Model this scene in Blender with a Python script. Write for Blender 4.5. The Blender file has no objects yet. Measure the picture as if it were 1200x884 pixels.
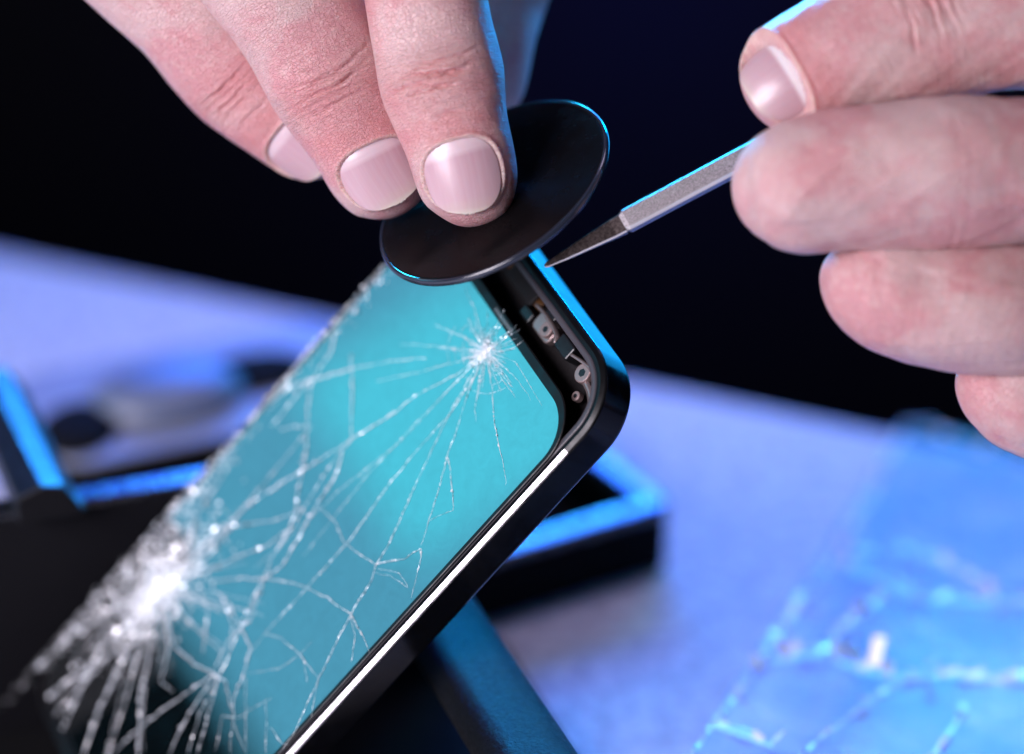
import bpy, bmesh, math, random
import numpy as np
from mathutils import Vector, Matrix
random.seed(7); rng = np.random.default_rng(7)
C = bpy.context.scene.collection
sc = bpy.context.scene
S = 0.01                                   # everything below is written in centimetres
PITCH = 27.0; CAM_H = 30.0
FOCUS = 45.2; K = 100.0/36.0*1200.0

# ------------------------------------------------------------------ camera
cam = bpy.data.cameras.new('camera'); co = bpy.data.objects.new('camera', cam); C.objects.link(co)
cam.lens = 100; cam.sensor_width = 36; cam.clip_start = 0.01; cam.clip_end = 20
cam.dof.use_dof = True; cam.dof.focus_distance = FOCUS*S; cam.dof.aperture_fstop = 5.0; cam.dof.aperture_blades = 0
co.location = (0, 0, CAM_H*S); co.rotation_euler = (math.radians(90-PITCH), 0, 0)
sc.camera = co

# ------------------------------------------------------------------ world and lamps
wd = bpy.data.worlds.new('World'); sc.world = wd; wd.use_nodes = True
bgn = wd.node_tree.nodes['Background']; bgn.inputs[0].default_value = (0.02, 0.06, 0.5, 1); bgn.inputs[1].default_value = 0.002
sc.view_settings.view_transform = 'Standard'; sc.view_settings.look = 'None'
sc.view_settings.exposure = 0; sc.view_settings.gamma = 1

def area(name, loc, target, sx, sy, power, color, roll=0.0):
    l = bpy.data.lights.new(name, 'AREA'); l.shape = 'RECTANGLE'; l.size = sx*S; l.size_y = sy*S
    l.energy = power; l.color = color
    o = bpy.data.objects.new(name, l); C.objects.link(o)
    o.location = Vector(loc)*S
    d = Vector(target)-Vector(loc)
    q = d.to_track_quat('-Z', 'Y'); o.rotation_euler = (q.to_matrix() @ Matrix.Rotation(roll, 3, 'Z')).to_euler()
    return o
SUB = (0, 42, 9)
area('key_softbox', (-42, -2, 34), SUB, 32, 32, 6.3, (1.0, 0.92, 1.03))
tl = area('table_fill', (12, 68, 62), (12, 57, 0), 34, 14, 0.16, (0.95, 0.78, 1.2)); tl.data.spread = math.radians(50)  # added fill lamp, lifts the tabletop with pale violet
cy_dir = (Vector(SUB)-Vector((-52.6, 54, 36))).normalized(); cy_x = Vector((0, 0, 1)).cross(-cy_dir).normalized(); cy_y = (-cy_dir).cross(cy_x)
cy = Vector((-52.6, 54, 36))+cy_y*-8.5+cy_x*1.0
area('cyan_softbox', cy, cy+cy_dir, 24, 20, 0.35, (0.14, 0.62, 0.92))
area('cyan_inner_lamp', cy+cy_dir*2+cy_y*3.5+cy_x*-1, cy+cy_dir*3+cy_y*3.5+cy_x*-1, 8, 9, 0.026, (0.0, 0.95, 1.0))  # added lamp, gives the softbox reflection its brighter middle
bb = area('back_blue_light', (3, 118, 38), (10, 48, 2), 36, 22, 2.5, (0.03, 0.12, 1.0)); bb.data.spread = math.radians(100)
area('back_azure_light', (31, 118, 37), (10, 50, 2), 20, 20, 1.5, (0.0, 0.60, 1.0))
area('back_cyan_light', (27, 92, 9), (1, 44, 8), 34, 18, 0.9, (0.01, 0.38, 1.0))
rl = area('rim_cyan_light', (-2, 108, 31), (4, 44, 19), 16, 14, 0.42, (0.01, 0.55, 1.0)); rl.data.spread = math.radians(34)  # added narrow lamp for cyan edges on the hands
area('wall_blue_light', (14, 228, -50), (14, 260, -62), 10, 10, 0.35, (0.01, 0.04, 1.0))  # added lamp, tints the wall navy near the top

sl_ = area('side_blue_light', (25, 100, 32), (0.5, 46, 17), 10, 10, 0.16, (0.0, 0.30, 1.0)); sl_.data.spread = math.radians(24)  # added narrow lamp, tints the thumb behind the disc blue

# ------------------------------------------------------------------ helpers
th = math.radians(PITCH)
RCW = np.array([[1, 0, 0], [0, math.sin(th), -math.cos(th)], [0, math.cos(th), math.sin(th)]])   # columns: view right, up, back
CAMP = np.array([0, 0, CAM_H])
def V3(v): return RCW @ np.array(v, float)                # direction, view axes -> world
def P(px, py, d): return CAMP + RCW @ np.array([(px-600)/K*d, (442-py)/K*d, -d])
def hit(px, py, p0, n):
    r = P(px, py, 1.0)-CAMP
    return CAMP + r*(np.dot(np.array(p0)-CAMP, n)/np.dot(r, n))
def onz(px, py, z=0.0): return hit(px, py, (0, 0, z), np.array([0, 0, 1.0]))
def nrm(v): v = np.array(v, float); return v/np.linalg.norm(v)

def mk(name, verts, faces, mat, parent=None, smooth=True, attrs=None, mats=None, mi=None, fixn=True):
    me = bpy.data.meshes.new(name)
    me.from_pydata((np.asarray(verts, float)*S).tolist(), [], [tuple(int(i) for i in f) for f in faces]); me.update()
    if fixn and len(faces) < 60000:
        bm = bmesh.new(); bm.from_mesh(me); bmesh.ops.recalc_face_normals(bm, faces=bm.faces); bm.to_mesh(me); bm.free(); me.update()
    if mats:
        for m in mats: me.materials.append(m)
    else: me.materials.append(mat)
    if mi is not None: me.polygons.foreach_set('material_index', np.asarray(mi, np.int32))
    me.polygons.foreach_set('use_smooth', np.full(len(me.polygons), smooth))
    for k, a in (attrs or {}).items():
        a = np.asarray(a, float)
        if a.ndim == 2:
            at = me.attributes.new(k, 'FLOAT_VECTOR', 'POINT'); at.data.foreach_set('vector', a.ravel())
        else:
            at = me.attributes.new(k, 'FLOAT', 'POINT'); at.data.foreach_set('value', a)
    o = bpy.data.objects.new(name, me); C.objects.link(o)
    if parent is not None: o.parent = parent
    return o
def tag(o, label=None, cat=None, group=None, kind=None):
    if label: o['label'] = label
    if cat: o['category'] = cat
    if group: o['group'] = group
    if kind: o['kind'] = kind
    return o
def empty(name, loc=(0, 0, 0), mat=None):
    o = bpy.data.objects.new(name, None); C.objects.link(o); o.empty_display_size = 0.01
    if mat is not None: o.matrix_world = mat
    else: o.location = Vector(loc)*S
    return o
def basis_matrix(o, x, y, z):
    return Matrix(((x[0], y[0], z[0], o[0]*S), (x[1], y[1], z[1], o[1]*S), (x[2], y[2], z[2], o[2]*S), (0, 0, 0, 1)))
def bevel(o, w, seg=3, ang=40):
    m = o.modifiers.new('bevel', 'BEVEL'); m.width = w*S; m.segments = seg; m.limit_method = 'ANGLE'; m.angle_limit = math.radians(ang)
    return o
def rrect(x0, x1, y0, y1, R, seg=14):
    pts = []
    for cx, cy, a0 in ((x1-R, y1-R, 0), (x0+R, y1-R, 90), (x0+R, y0+R, 180), (x1-R, y0+R, 270)):
        for k in range(seg+1):
            a = math.radians(a0+90*k/seg); pts.append((cx+R*math.cos(a), cy+R*math.sin(a)))
    return pts
def ring(x0, x1, y0, y1, R, profile, seg=14):
    """sweep a closed (inset, z) profile around a rounded rectangle"""
    n = 4*(seg+1); V = []; F = []
    for ins, z in profile:
        for p in rrect(x0+ins, x1-ins, y0+ins, y1-ins, max(R-ins, 0.02), seg): V.append((p[0], p[1], z))
    m = len(profile)
    for j in range(m):
        for i in range(n):
            a = j*n+i; b = j*n+(i+1) % n; c = ((j+1) % m)*n+(i+1) % n; d = ((j+1) % m)*n+i
            F.append((a, d, c, b))
    return V, F
def slab(outline, z0, z1):
    n = len(outline); V = [(x, y, z0) for x, y in outline]+[(x, y, z1) for x, y in outline]
    F = [tuple(range(n))[::-1], tuple(range(n, 2*n))]+[(i, (i+1) % n, n+(i+1) % n, n+i) for i in range(n)]
    return V, F
def box(x0, x1, y0, y1, z0, z1):
    return slab([(x0, y0), (x1, y0), (x1, y1), (x0, y1)], z0, z1)
def cyl(cx, cy, r, z0, z1, n=28, r2=None):
    r2 = r if r2 is None else r2
    V = [(cx+r*math.cos(2*math.pi*i/n), cy+r*math.sin(2*math.pi*i/n), z0) for i in range(n)]
    V += [(cx+r2*math.cos(2*math.pi*i/n), cy+r2*math.sin(2*math.pi*i/n), z1) for i in range(n)]
    F = [tuple(range(n))[::-1], tuple(range(n, 2*n))]+[(i, (i+1) % n, n+(i+1) % n, n+i) for i in range(n)]
    return V, F
def merge(*vf):
    V = []; F = []
    for v, f in vf:
        o = len(V); V += [tuple(p) for p in v]; F += [tuple(i+o for i in q) for q in f]
    return V, F

# ------------------------------------------------------------------ materials
class Mat:
    def __init__(s, name):
        s.m = bpy.data.materials.new(name); s.m.use_nodes = True; s.nt = s.m.node_tree
        s.b = s.nt.nodes['Principled BSDF']; s.out = s.nt.nodes['Material Output']; s.tc = None
    def n(s, t, **kw):
        nd = s.nt.nodes.new(t)
        for k, v in kw.items(): setattr(nd, k, v)
        return nd
    def link(s, a, b): s.nt.links.new(a, b)
    def set(s, **kw):
        for k, v in kw.items():
            s.b.inputs[k.replace('_', ' ')].default_value = (*v, 1) if isinstance(v, tuple) and len(v) == 3 and k != 'Subsurface_Radius' else v
        return s
    def coord(s, scale=(1, 1, 1), attr=None):
        if attr: src = s.n('ShaderNodeAttribute', attribute_name=attr).outputs['Vector']; f = 1.0
        else: src = s.n('ShaderNodeTexCoord').outputs['Object']; f = 100.0
        mp = s.n('ShaderNodeMapping'); mp.inputs['Scale'].default_value = tuple(f*x for x in scale)
        s.link(src, mp.inputs['Vector']); return mp.outputs[0]
    def noise(s, scale, detail=4, rough=.55, vec=None, dist=0):
        nd = s.n('ShaderNodeTexNoise'); nd.inputs['Scale'].default_value = scale; nd.inputs['Detail'].default_value = detail
        nd.inputs['Roughness'].default_value = rough; nd.inputs['Distortion'].default_value = dist
        s.link(vec if vec is not None else s.coord(), nd.inputs['Vector']); return nd.outputs['Fac']
    def ramp(s, fac, stops):
        r = s.n('ShaderNodeValToRGB'); e = r.color_ramp.elements
        while len(e) < len(stops): e.new(0.5)
        for el, (p, c) in zip(e, stops): el.position = p; el.color = (*c, 1) if isinstance(c, tuple) else (c, c, c, 1)
        s.link(fac, r.inputs[0]); return r.outputs[0]
    def mix(s, a, b, fac):
        m = s.n('ShaderNodeMix', data_type='RGBA')
        for v, k in ((fac, 0), (a, 6), (b, 7)):
            if isinstance(v, (int, float)): m.inputs[k].default_value = v
            elif isinstance(v, tuple): m.inputs[k].default_value = (*v, 1)
            else: s.link(v, m.inputs[k])
        return m.outputs[2]
    def math(s, op, a, b=0.0, c=None):
        m = s.n('ShaderNodeMath', operation=op)
        for i, v in enumerate((a, b, c)):
            if v is None: continue
            if isinstance(v, (int, float)): m.inputs[i].default_value = v
            else: s.link(v, m.inputs[i])
        return m.outputs[0]
    def attr(s, name): return s.n('ShaderNodeAttribute', attribute_name=name).outputs['Fac']
    def bump(s, h, dist, strength=1.0, prev=None):
        b = s.n('ShaderNodeBump'); b.inputs['Distance'].default_value = dist*S; b.inputs['Strength'].default_value = strength
        s.link(h, b.inputs['Height'])
        if prev is not None: s.link(prev, b.inputs['Normal'])
        return b.outputs[0]

def simple(name, col, rough=.5, metal=0.0, bump=None, ior=1.5, spec=.5, wear=0.0):
    m = Mat(name); m.set(Base_Color=col, Roughness=rough, Metallic=metal, IOR=ior, Specular_IOR_Level=spec)
    f = m.noise(3.0, 5)
    m.link(m.ramp(f, [(.3, max(rough-.08, .02)), (.7, min(rough+.08, 1))]), m.b.inputs['Roughness'])
    if wear: m.link(m.mix(col, tuple(min(1, c*1.8+.02) for c in col), m.ramp(m.noise(14, 6, .7), [(.55, 0.0), (.75, wear)])), m.b.inputs['Base Color'])
    if bump: m.link(m.bump(m.noise(bump[0], 4), bump[1]), m.b.inputs['Normal'])
    return m.m

M = {}
M['frame'] = simple('black_anodised_metal', (.003, .003, .004), .14, 0.0, (60, .0006), ior=1.36)
M['chamfer'] = simple('polished_edge_metal', (.36, .34, .36), .26, 1.0, (18, .004), wear=.5)
M['lip'] = simple('grey_plastic_lip', (.06, .053, .062), .36, 0, (30, .004))
M['cavity'] = simple('dark_inner_chassis', (.012, .010, .011), .55, 0, (25, .01), spec=.2, wear=.5)
M['steel'] = simple('brushed_steel_bracket', (.42, .33, .32), .36, .8, (40, .003))
M['screw'] = simple('screw_steel', (.34, .25, .24), .38, .6)
M['flex'] = simple('amber_flex_cable', (.10, .045, .015), .35, 0, (12, .01))
M['blackp'] = simple('black_plastic', (.008, .008, .01), .32, 0, (30, .003))
M['bezel'] = simple('black_bezel', (.004, .004, .005), .35, 0, None, spec=.3)
m = Mat('display_glass'); m.set(Base_Color=(.002, .004, .005), Roughness=.04, IOR=2.7, Specular_IOR_Level=.5)
m.link(m.ramp(m.noise(1.2, 5), [(.35, .03), (.75, .10)]), m.b.inputs['Roughness'])
m.link(m.ramp(m.noise(3.2, 7, .7, dist=1.0), [(.25, .46), (.75, .54)]), m.b.inputs['Specular IOR Level'])
M['display'] = m.m
m = Mat('crushed_glass'); m.set(Base_Color=(.90, .95, 1.0), Roughness=.15, IOR=1.95, Specular_IOR_Level=1.0)
M['crack'] = m.m
m = Mat('fine_crack_glass'); m.set(Base_Color=(.90, .94, .96), Roughness=.18, IOR=1.7, Specular_IOR_Level=1.0)
M['crack2'] = m.m
# pick-up disc
m = Mat('black_disc_plastic'); m.set(Base_Color=(.003, .003, .003), Roughness=.26, IOR=1.28, Specular_IOR_Level=.3)
m.link(m.ramp(m.noise(2.2, 6, .6), [(.3, .16), (.75, .34)]), m.b.inputs['Roughness'])
m.link(m.mix((.0035, .003, .0035), (.03, .026, .03), m.ramp(m.noise(26, 6, .75), [(.64, 0.0), (.8, 1.0)])), m.b.inputs['Base Color'])
M['disc'] = m.m
M['disc_rim'] = simple('clear_rim_plastic', (.02, .025, .04), .12, 0, None, ior=1.7)
# table
m = Mat('pale_table'); 
f1 = m.noise(.35, 5, .6); f2 = m.noise(2.6, 8, .75); f3 = m.noise(40, 3, .6)
c = m.mix((.60, .60, .64), (.70, .70, .74), f1); c = m.mix(c, (.33, .32, .40), m.ramp(f2, [(.44, 0.0), (.58, .8)])); c = m.mix(c, (.86, .86, .90), m.ramp(m.noise(7, 6, .8), [(.56, 0.0), (.68, .8)]))
m.link(c, m.b.inputs['Base Color']); m.set(Roughness=.55)
m.link(m.ramp(f2, [(.3, .45), (.7, .7)]), m.b.inputs['Roughness'])
m.link(m.bump(f3, .01, .7, m.bump(f2, .03, .8)), m.b.inputs['Normal'])
M['table'] = m.m
M['wall'] = simple('dark_wall', (.03, .03, .035), .9)
# leathery black holder
m = Mat('textured_black_rubber'); f = m.noise(16, 6, .75); g = m.noise(9, 4)
m.set(Base_Color=(.008, .009, .011), Roughness=.36, IOR=1.45, Specular_IOR_Level=.28)
m.link(m.ramp(g, [(.3, .30), (.7, .46)]), m.b.inputs['Roughness'])
m.link(m.bump(f, .13, 1.0), m.b.inputs['Normal'])
M['rubber'] = m.m
M['rest'] = simple('matt_black_textured', (.006, .006, .008), .6, 0, (30, .015), ior=1.4, spec=.2)
M['gloss'] = simple('glossy_black_rim', (.01, .012, .018), .26, 0, (6, .006), ior=2.1)
M['bar'] = simple('satin_black_bar', (.008, .01, .016), .42, 0, (6, .01), ior=1.6)
M['case'] = simple('grey_blue_plastic', (.13, .16, .26), .45, 0, None, ior=1.6)
M['matt'] = simple('matt_black', (.008, .008, .009), .8, 0, (20, .01), ior=1.3, spec=.1)
M['slab'] = simple('satin_pale_slab', (.26, .27, .33), .5, 0, (4, .01), ior=1.6)
# tool steel, two faces
m = Mat('etched_tool_steel'); f = m.noise(55, 4, .8)
m.set(Metallic=1.0, Roughness=.42)
m.link(m.mix((.13, .12, .13), (.52, .48, .50), m.ramp(f, [(.38, 0.0), (.62, 1.0)])), m.b.inputs['Base Color'])
m.link(m.bump(f, .008, .9), m.b.inputs['Normal'])
M['tool'] = m.m
m = Mat('worn_tool_blade'); f = m.noise(20, 5, .8); 
m.set(Metallic=1.0, Roughness=.3)
m.link(m.mix((.05, .038, .038), (.17, .14, .135), m.ramp(f, [(.4, 0.0), (.7, 1.0)])), m.b.inputs['Base Color'])
m.link(m.bump(f, .004, .8), m.b.inputs['Normal'])
M['blade'] = m.m
M['tool_edge'] = simple('tool_edge_highlight', (.80, .76, .76), .38, .45)  # pale bevel colour stands in for the highlight along the tool's edge
# loose cracked glass sheet
m = Mat('thin_clear_glass'); nt = m.nt
tr = m.n('ShaderNodeBsdfTransparent'); gl = m.n('ShaderNodeBsdfGlossy'); gl.inputs['Roughness'].default_value = .10
df = m.n('ShaderNodeBsdfDiffuse'); df.inputs[0].default_value = (.85, .88, .9, 1); tr.inputs[0].default_value = (.84, .88, .97, 1)
fr = m.n('ShaderNodeFresnel'); fr.inputs[0].default_value = 1.22
sm = m.ramp(m.noise(.55, 6, .65, dist=.6), [(.45, .01), (.60, .10), (.74, .42)])
m1 = m.n('ShaderNodeMixShader'); m2 = m.n('ShaderNodeMixShader')
m.link(sm, m1.inputs[0]); m.link(tr.outputs[0], m1.inputs[1]); m.link(df.outputs[0], m1.inputs[2])
ge = m.n('ShaderNodeNewGeometry'); m.link(m.math('MULTIPLY', fr.outputs[0], m.math('SUBTRACT', 1.0, ge.outputs['Backfacing'])), m2.inputs[0]); m.link(m1.outputs[0], m2.inputs[1]); m.link(gl.outputs[0], m2.inputs[2])
m.link(m2.outputs[0], m.out.inputs[0]); M['sheet'] = m.m

m = Mat('frosted_crack_edges'); m.set(Base_Color=(.92, .96, 1.0), Roughness=.38, IOR=2.3, Specular_IOR_Level=1.0); M['sheet_crack'] = m.m

def skin(name, fine=1.0, base=(.64, .43, .42)):
    m = Mat(name)
    fin = m.coord(attr='fin')
    knk = m.attr('knk'); red = m.attr('red'); cut = m.attr('cut')
    # colour
    mot = m.noise(.75, 5, .6, fin, .6); mot2 = m.noise(7, 5, .65, fin)
    c = m.mix(base, (base[0]*.95, base[1]*.70, base[2]*.74), m.ramp(mot, [(.42, 0.0), (.58, 1.0)]))
    c = m.mix(c, (.74, .56, .52), m.ramp(mot2, [(.5, 0.0), (.75, .5)]))
    c = m.mix(c, (.62, .22, .22), m.math('MULTIPLY', red, m.ramp(mot2, [(.25, .35), (.7, .9)])))
    c = m.mix(c, (.72, .53, .46), cut)
    m.link(c, m.b.inputs['Base Color'])
    # relief: cross-hatched skin lines, stretched across the finger at the joints
    lines = m.noise(1.0, 5, .6, m.coord((17, 2.6, 2.6), 'fin'), .9)
    cross = m.noise(1.0, 5, .6, m.coord((4, 13, 13), 'fin'), .9)
    vo = m.n('ShaderNodeTexVoronoi', feature='DISTANCE_TO_EDGE'); vo.inputs['Scale'].default_value = 15
    wv = m.n('ShaderNodeVectorMath', operation='ADD'); nz = m.n('ShaderNodeTexNoise'); nz.inputs['Scale'].default_value = 9
    m.link(m.coord((1.5, .9, .9), 'fin'), nz.inputs['Vector'])
    sc_ = m.n('ShaderNodeVectorMath', operation='SCALE'); sc_.inputs['Scale'].default_value = .12
    m.link(nz.outputs['Color'], sc_.inputs[0]); m.link(m.coord((1.5, .9, .9), 'fin'), wv.inputs[0]); m.link(sc_.outputs[0], wv.inputs[1])
    m.link(wv.outputs[0], vo.inputs['Vector'])
    cell = m.ramp(vo.outputs['Distance'], [(0.0, 0.0), (.10, 1.0)])
    pores = m.noise(48, 4, .7, fin)
    nb = m.bump(cell, .013*fine, .8)
    nb = m.bump(pores, .006*fine, .8, nb)
    nb = m.bump(cross, .020*fine, .8, nb)
    nb = m.bump(m.math('MULTIPLY', lines, m.math('ADD', m.math('MULTIPLY', knk, .8), .45)), .050*fine, 1.0, nb)
    m.link(nb, m.b.inputs['Normal'])
    m.link(m.ramp(m.noise(11, 5, .7, fin), [(.3, .28), (.7, .44)]), m.b.inputs['Roughness'])
    m.set(IOR=1.42, Subsurface_Weight=.35, Subsurface_Scale=.0035, Specular_IOR_Level=.62)
    m.b.inputs['Subsurface Radius'].default_value = (1.0, .32, .2)
    m.b.inputs['Coat Weight'].default_value = 0.0
    return m.m
M['skin'] = skin('skin')
M['skin_soft'] = skin('skin_far', .8, (.66, .45, .44))

def nailmat(name, lun=(.66, .47, .50)):
    m = Mat(name); uv = m.attr('nv'); 
    at = m.coord(attr='nuv')
    c = m.ramp(uv, [(0.0, lun), (.16, lun), (.24, (.52, .31, .35)), (.80, (.54, .34, .37)), (.93, (.55, .38, .37)), (.965, (.58, .45, .40)), (1.0, (.62, .52, .44))])
    mp = m.coord((.6, 14, 1), 'nuv'); rid = m.noise(1.0, 4, .6, mp)
    c = m.mix(c, (.66, .50, .54), m.ramp(rid, [(.4, 0.0), (.75, .25)]))
    m.link(c, m.b.inputs['Base Color'])
    m.link(m.bump(m.noise(9, 5, .6, at), .0025, 1, m.bump(rid, .0015, .6)), m.b.inputs['Normal'])
    m.set(Roughness=.34, Subsurface_Weight=.3, Subsurface_Scale=.002, IOR=1.5, Coat_Weight=.2, Coat_Roughness=.2)
    return m.m
M['nail'] = nailmat('fingernail'); M['nail2'] = nailmat('fingernail_with_lunula', (.85, .72, .74))

# ------------------------------------------------------------------ setting: table and wall
A = onz(0, 292); B = onz(760, 447); dr = nrm(B-A); back = np.array([-dr[1], dr[0], 0])
E0 = A-dr*120; E1 = B+dr*60
outline = [tuple(E0[:2]), (-110, -30), (60, -30), tuple(E1[:2])][::-1]
def tbl():
    pts = [E0, E1]
    prof = []
    for k in range(9):
        a = math.pi/2*k/8; prof.append((0.35*math.sin(a), -0.35+.35*math.cos(a)))   # rounded far edge
    V = []; F = []
    near0 = np.array([-140, -40, 0.0]); near1 = np.array([90, -40, 0.0])
    V += [tuple(near0), tuple(near1)]
    for o, z in prof:
        V.append(tuple(E0-back*.35+back*o+np.array([0, 0, z]))); V.append(tuple(E1-back*.35+back*o+np.array([0, 0, z])))
    V.append(tuple(E0+np.array([0, 0, -3.]))); V.append(tuple(E1+np.array([0, 0, -3.])))
    V.append((-140, -40, -3)); V.append((90, -40, -3))
    F.append((0, 1, 3, 2))
    n = len(prof)
    for k in range(n): F.append((2+2*k, 3+2*k, 5+2*k, 4+2*k))
    F.append((2+2*n, 3+2*n, 5+2*n, 4+2*n))
    F.append((0, 4+2*n, 5+2*n, 1))
    return V, F
V_, F_ = tbl(); tb = mk('table_top', V_, F_, M['table'], smooth=True); tag(tb, kind='structure')
tb.data.polygons[0].use_smooth = False
V_, F_ = box(-400, 400, 260, 264, -220, 300)
tag(mk('back_wall', V_, F_, M['wall'], smooth=False), kind='structure')

# ------------------------------------------------------------------ phone
pw = nrm(V3((.4251, -.6108, .668))); pl = nrm(V3((.647, .7211, .2478))); pn = np.cross(pw, pl); pn = nrm(pn); pl = np.cross(pn, pw)
PO = CAMP + RCW @ np.array([1.766, -.158, -44.2])
PM = basis_matrix(PO, pw, pl, pn)
PW, PL, PR = 6.09, 12.4, 1.08
def ph(px, py, z=0.0):                                   # point of the phone's own x/y under a pixel, at local height z
    h = hit(px, py, PO+pn*z, pn)-PO
    return float(h @ pw), float(h @ pl)
phone = empty('smartphone', mat=PM)
tag(phone, 'black smartphone with a shattered turquoise screen, propped up at a slant', 'smartphone')
PX = (-PW, 0, -PL, 0)
V_, F_ = ring(*PX, PR, [(.05, -.74), (.022, -.715), (.005, -.68), (0, -.65), (0, -.645), (0, -.10), (0, -.09), (.006, -.075), (.03, -.07), (.04, -.08), (.30, -.50), (.30, -.60), (.09, -.75), (.07, -.75)], 28)
mk('frame', V_, F_, M['frame'], phone)
V_, F_ = ring(*PX, PR, [(.004, -.066), (.022, -.050), (.092, -.018), (.115, -.02), (.165, -.03), (.165, -.10)], 28)
V_ = np.array(V_); mi = []
for f in F_:
    c = V_[list(f)].mean(0); straight = -PL+1.1 < c[1] < -1.42
    mi.append(0 if straight and abs(c[0]+PW/2) > PW/2-.11 and c[2] > -.06 else 1)
# the long straight runs are cut into their own faces so the change of material ends the bright highlight short of the corner
bm = bmesh.new(); me = bpy.data.meshes.new('t'); me.from_pydata(V_.tolist(), [], F_); bm.from_mesh(me)
for yc in (-1.42, -PL+1.3): bmesh.ops.bisect_plane(bm, geom=bm.verts[:]+bm.edges[:]+bm.faces[:], plane_co=(0, yc, 0), plane_no=(0, 1, 0))
bm.verts.ensure_lookup_table(); V_ = [tuple(v.co) for v in bm.verts]; F_ = [tuple(v.index for v in f.verts) for f in bm.faces]; mi = []
for f in bm.faces:
    c = f.calc_center_median(); nrm_ = f.normal
    mi.append(0 if -PL+1.3 < c.y < -1.42 and abs(c.x+PW/2) > PW/2-.10 and c.z > -.06 else 1)
bm.free(); bpy.data.meshes.remove(me)
o = mk('polished_edge', V_, F_, None, phone, smooth=False, mats=[M['chamfer'], M['bezel']], mi=mi)
tag(o, 'bright polished strip beside the screen')
V_, F_ = ring(*PX, PR, [(.166, -.05), (.18, -.022), (.20, -.018), (.265, -.018), (.28, -.03), (.285, -.08), (.285, -.45), (.166, -.45)], 24)
mk('inner_lip', V_, F_, M['lip'], phone)
V_, F_ = slab(rrect(-PW+.2, -.2, -PL+.2, -.2, PR-.2), -.62, -.50); mk('midplate', V_, F_, M['cavity'], phone, smooth=False)
V_, F_ = slab(rrect(-PW+.06, -.06, -PL+.06, -.06, PR-.05), -.755, -.655); mk('back_cover', V_, F_, M['blackp'], phone, smooth=False)
# screen assembly, slid down out of the top of the frame
GX0, GX1, GY0, GY1 = -PW+.17, -.17, -PL+.2, -.90
V_, F_ = slab(rrect(GX0, GX1, GY0, GY1, .86, 20), -.012, .03)
bz = mk('screen_panel', V_, F_, M['bezel'], phone, smooth=False); bevel(bz, .03, 2)
tag(bz, 'glass screen slid down inside the frame')
V_, F_ = slab(rrect(GX0+.07, GX1-.08, GY0+.2, GY1-.17, .72, 20), .015, .0335)
dsp = mk('display', V_, F_, M['display'], bz, smooth=False)
# flex strip line on the screen's top edge
# earpiece grille
ex, ey = ph(594, 372)
V_, F_ = merge(*[box(ex-.30+k*.06, ex-.27+k*.06, GY1-.12, GY1-.06, .02, .036) for k in range(11)])
mk('earpiece_mesh', V_, F_, M['steel'], bz, smooth=False)

# innards in the open gap
def part_at(px, py, z): 
    x, y = ph(px, py, z); return x, y
def curvy_plate(pts, w, z0, z1):
    """a strip of constant width along a smooth line, as a slab"""
    pts = np.array(pts, float); t = np.linspace(0, 1, len(pts)); tt = np.linspace(0, 1, 24)
    x = np.interp(tt, t, pts[:, 0]); y = np.interp(tt, t, pts[:, 1])
    for _ in range(3):
        x[1:-1] = (x[:-2]+2*x[1:-1]+x[2:])/4; y[1:-1] = (y[:-2]+2*y[1:-1]+y[2:])/4
    d = np.gradient(np.stack([x, y], 1), axis=0); d /= np.linalg.norm(d, axis=1)[:, None]; nn = np.stack([-d[:, 1], d[:, 0]], 1)
    a = np.stack([x, y], 1)+nn*w/2; b = np.stack([x, y], 1)-nn*w/2
    n = len(a); V = []
    for z in (z0, z1): V += [(*p, z) for p in a]+[(*p, z) for p in b]
    F = []
    for i in range(n-1):
        F += [(i, i+1, n+i+1, n+i), (2*n+i, 3*n+i, 3*n+i+1, 2*n+i+1), (i, 2*n+i, 2*n+i+1, i+1), (n+i, n+i+1, 3*n+i+1, 3*n+i)]
    F += [(0, n, 3*n, 2*n), (n-1, 3*n-1, 4*n-1, 2*n-1)]
    return V, F
gap_y0, gap_y1 = -.76, -.26
def screw(px, py, r, z):
    x, y = ph(px, py, z)
    V, F = merge(cyl(x, y, r, z-.12, z, 28, r*.96))
    s = mk('screw', V, F, M['screw'], phone, smooth=False); bevel(s, .02, 3)
    V, F = cyl(x, y, r*.42, z-.05, z+.003, 6)
    mk('socket', V, F, M['blackp'], s, smooth=False)
x1, y1 = ph(640, 388, -.25)
V_, F_ = slab(rrect(x1-.42, x1+.16, y1-.17, y1+.20, .1, 6), -.46, -.30); bevel(mk('bracket', V_, F_, M['steel'], phone, smooth=False), .03, 3)
screw(639, 386, .14, -.22)
x1, y1 = ph(663, 405, -.2)
V_, F_ = slab(rrect(x1-.2, x1+.24, y1-.16, y1+.12, .05, 4), -.5, -.16); bevel(mk('speaker_module', V_, F_, M['blackp'], phone, smooth=False), .03, 2)
x1, y1 = ph(648, 368, -.12)
V_, F_ = slab(rrect(x1-.16, x1+.14, y1-.07, y1+.07, .03, 4), -.45, -.10); bevel(mk('connector', V_, F_, M['blackp'], phone, smooth=False), .02, 2)
x1, y1 = ph(610, 335, -.3)
V_, F_ = slab(rrect(x1-.5, x1+.42, y1-.12, y1+.2, .06, 4), -.5, -.34); bevel(mk('flash_module', V_, F_, M['cavity'], phone, smooth=False), .03, 2)
screw(682, 437, .17, -.16)
pts = [ph(*q, -.2) for q in ((684, 446), (690, 458), (692, 472), (688, 486), (682, 498))]
V_, F_ = curvy_plate(pts, .10, -.34, -.20); mk('antenna_strip', V_, F_, M['steel'], phone)
pts = [ph(*q, -.12) for q in ((668, 415), (676, 420), (690, 430), (697, 445), (699, 460))]
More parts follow.
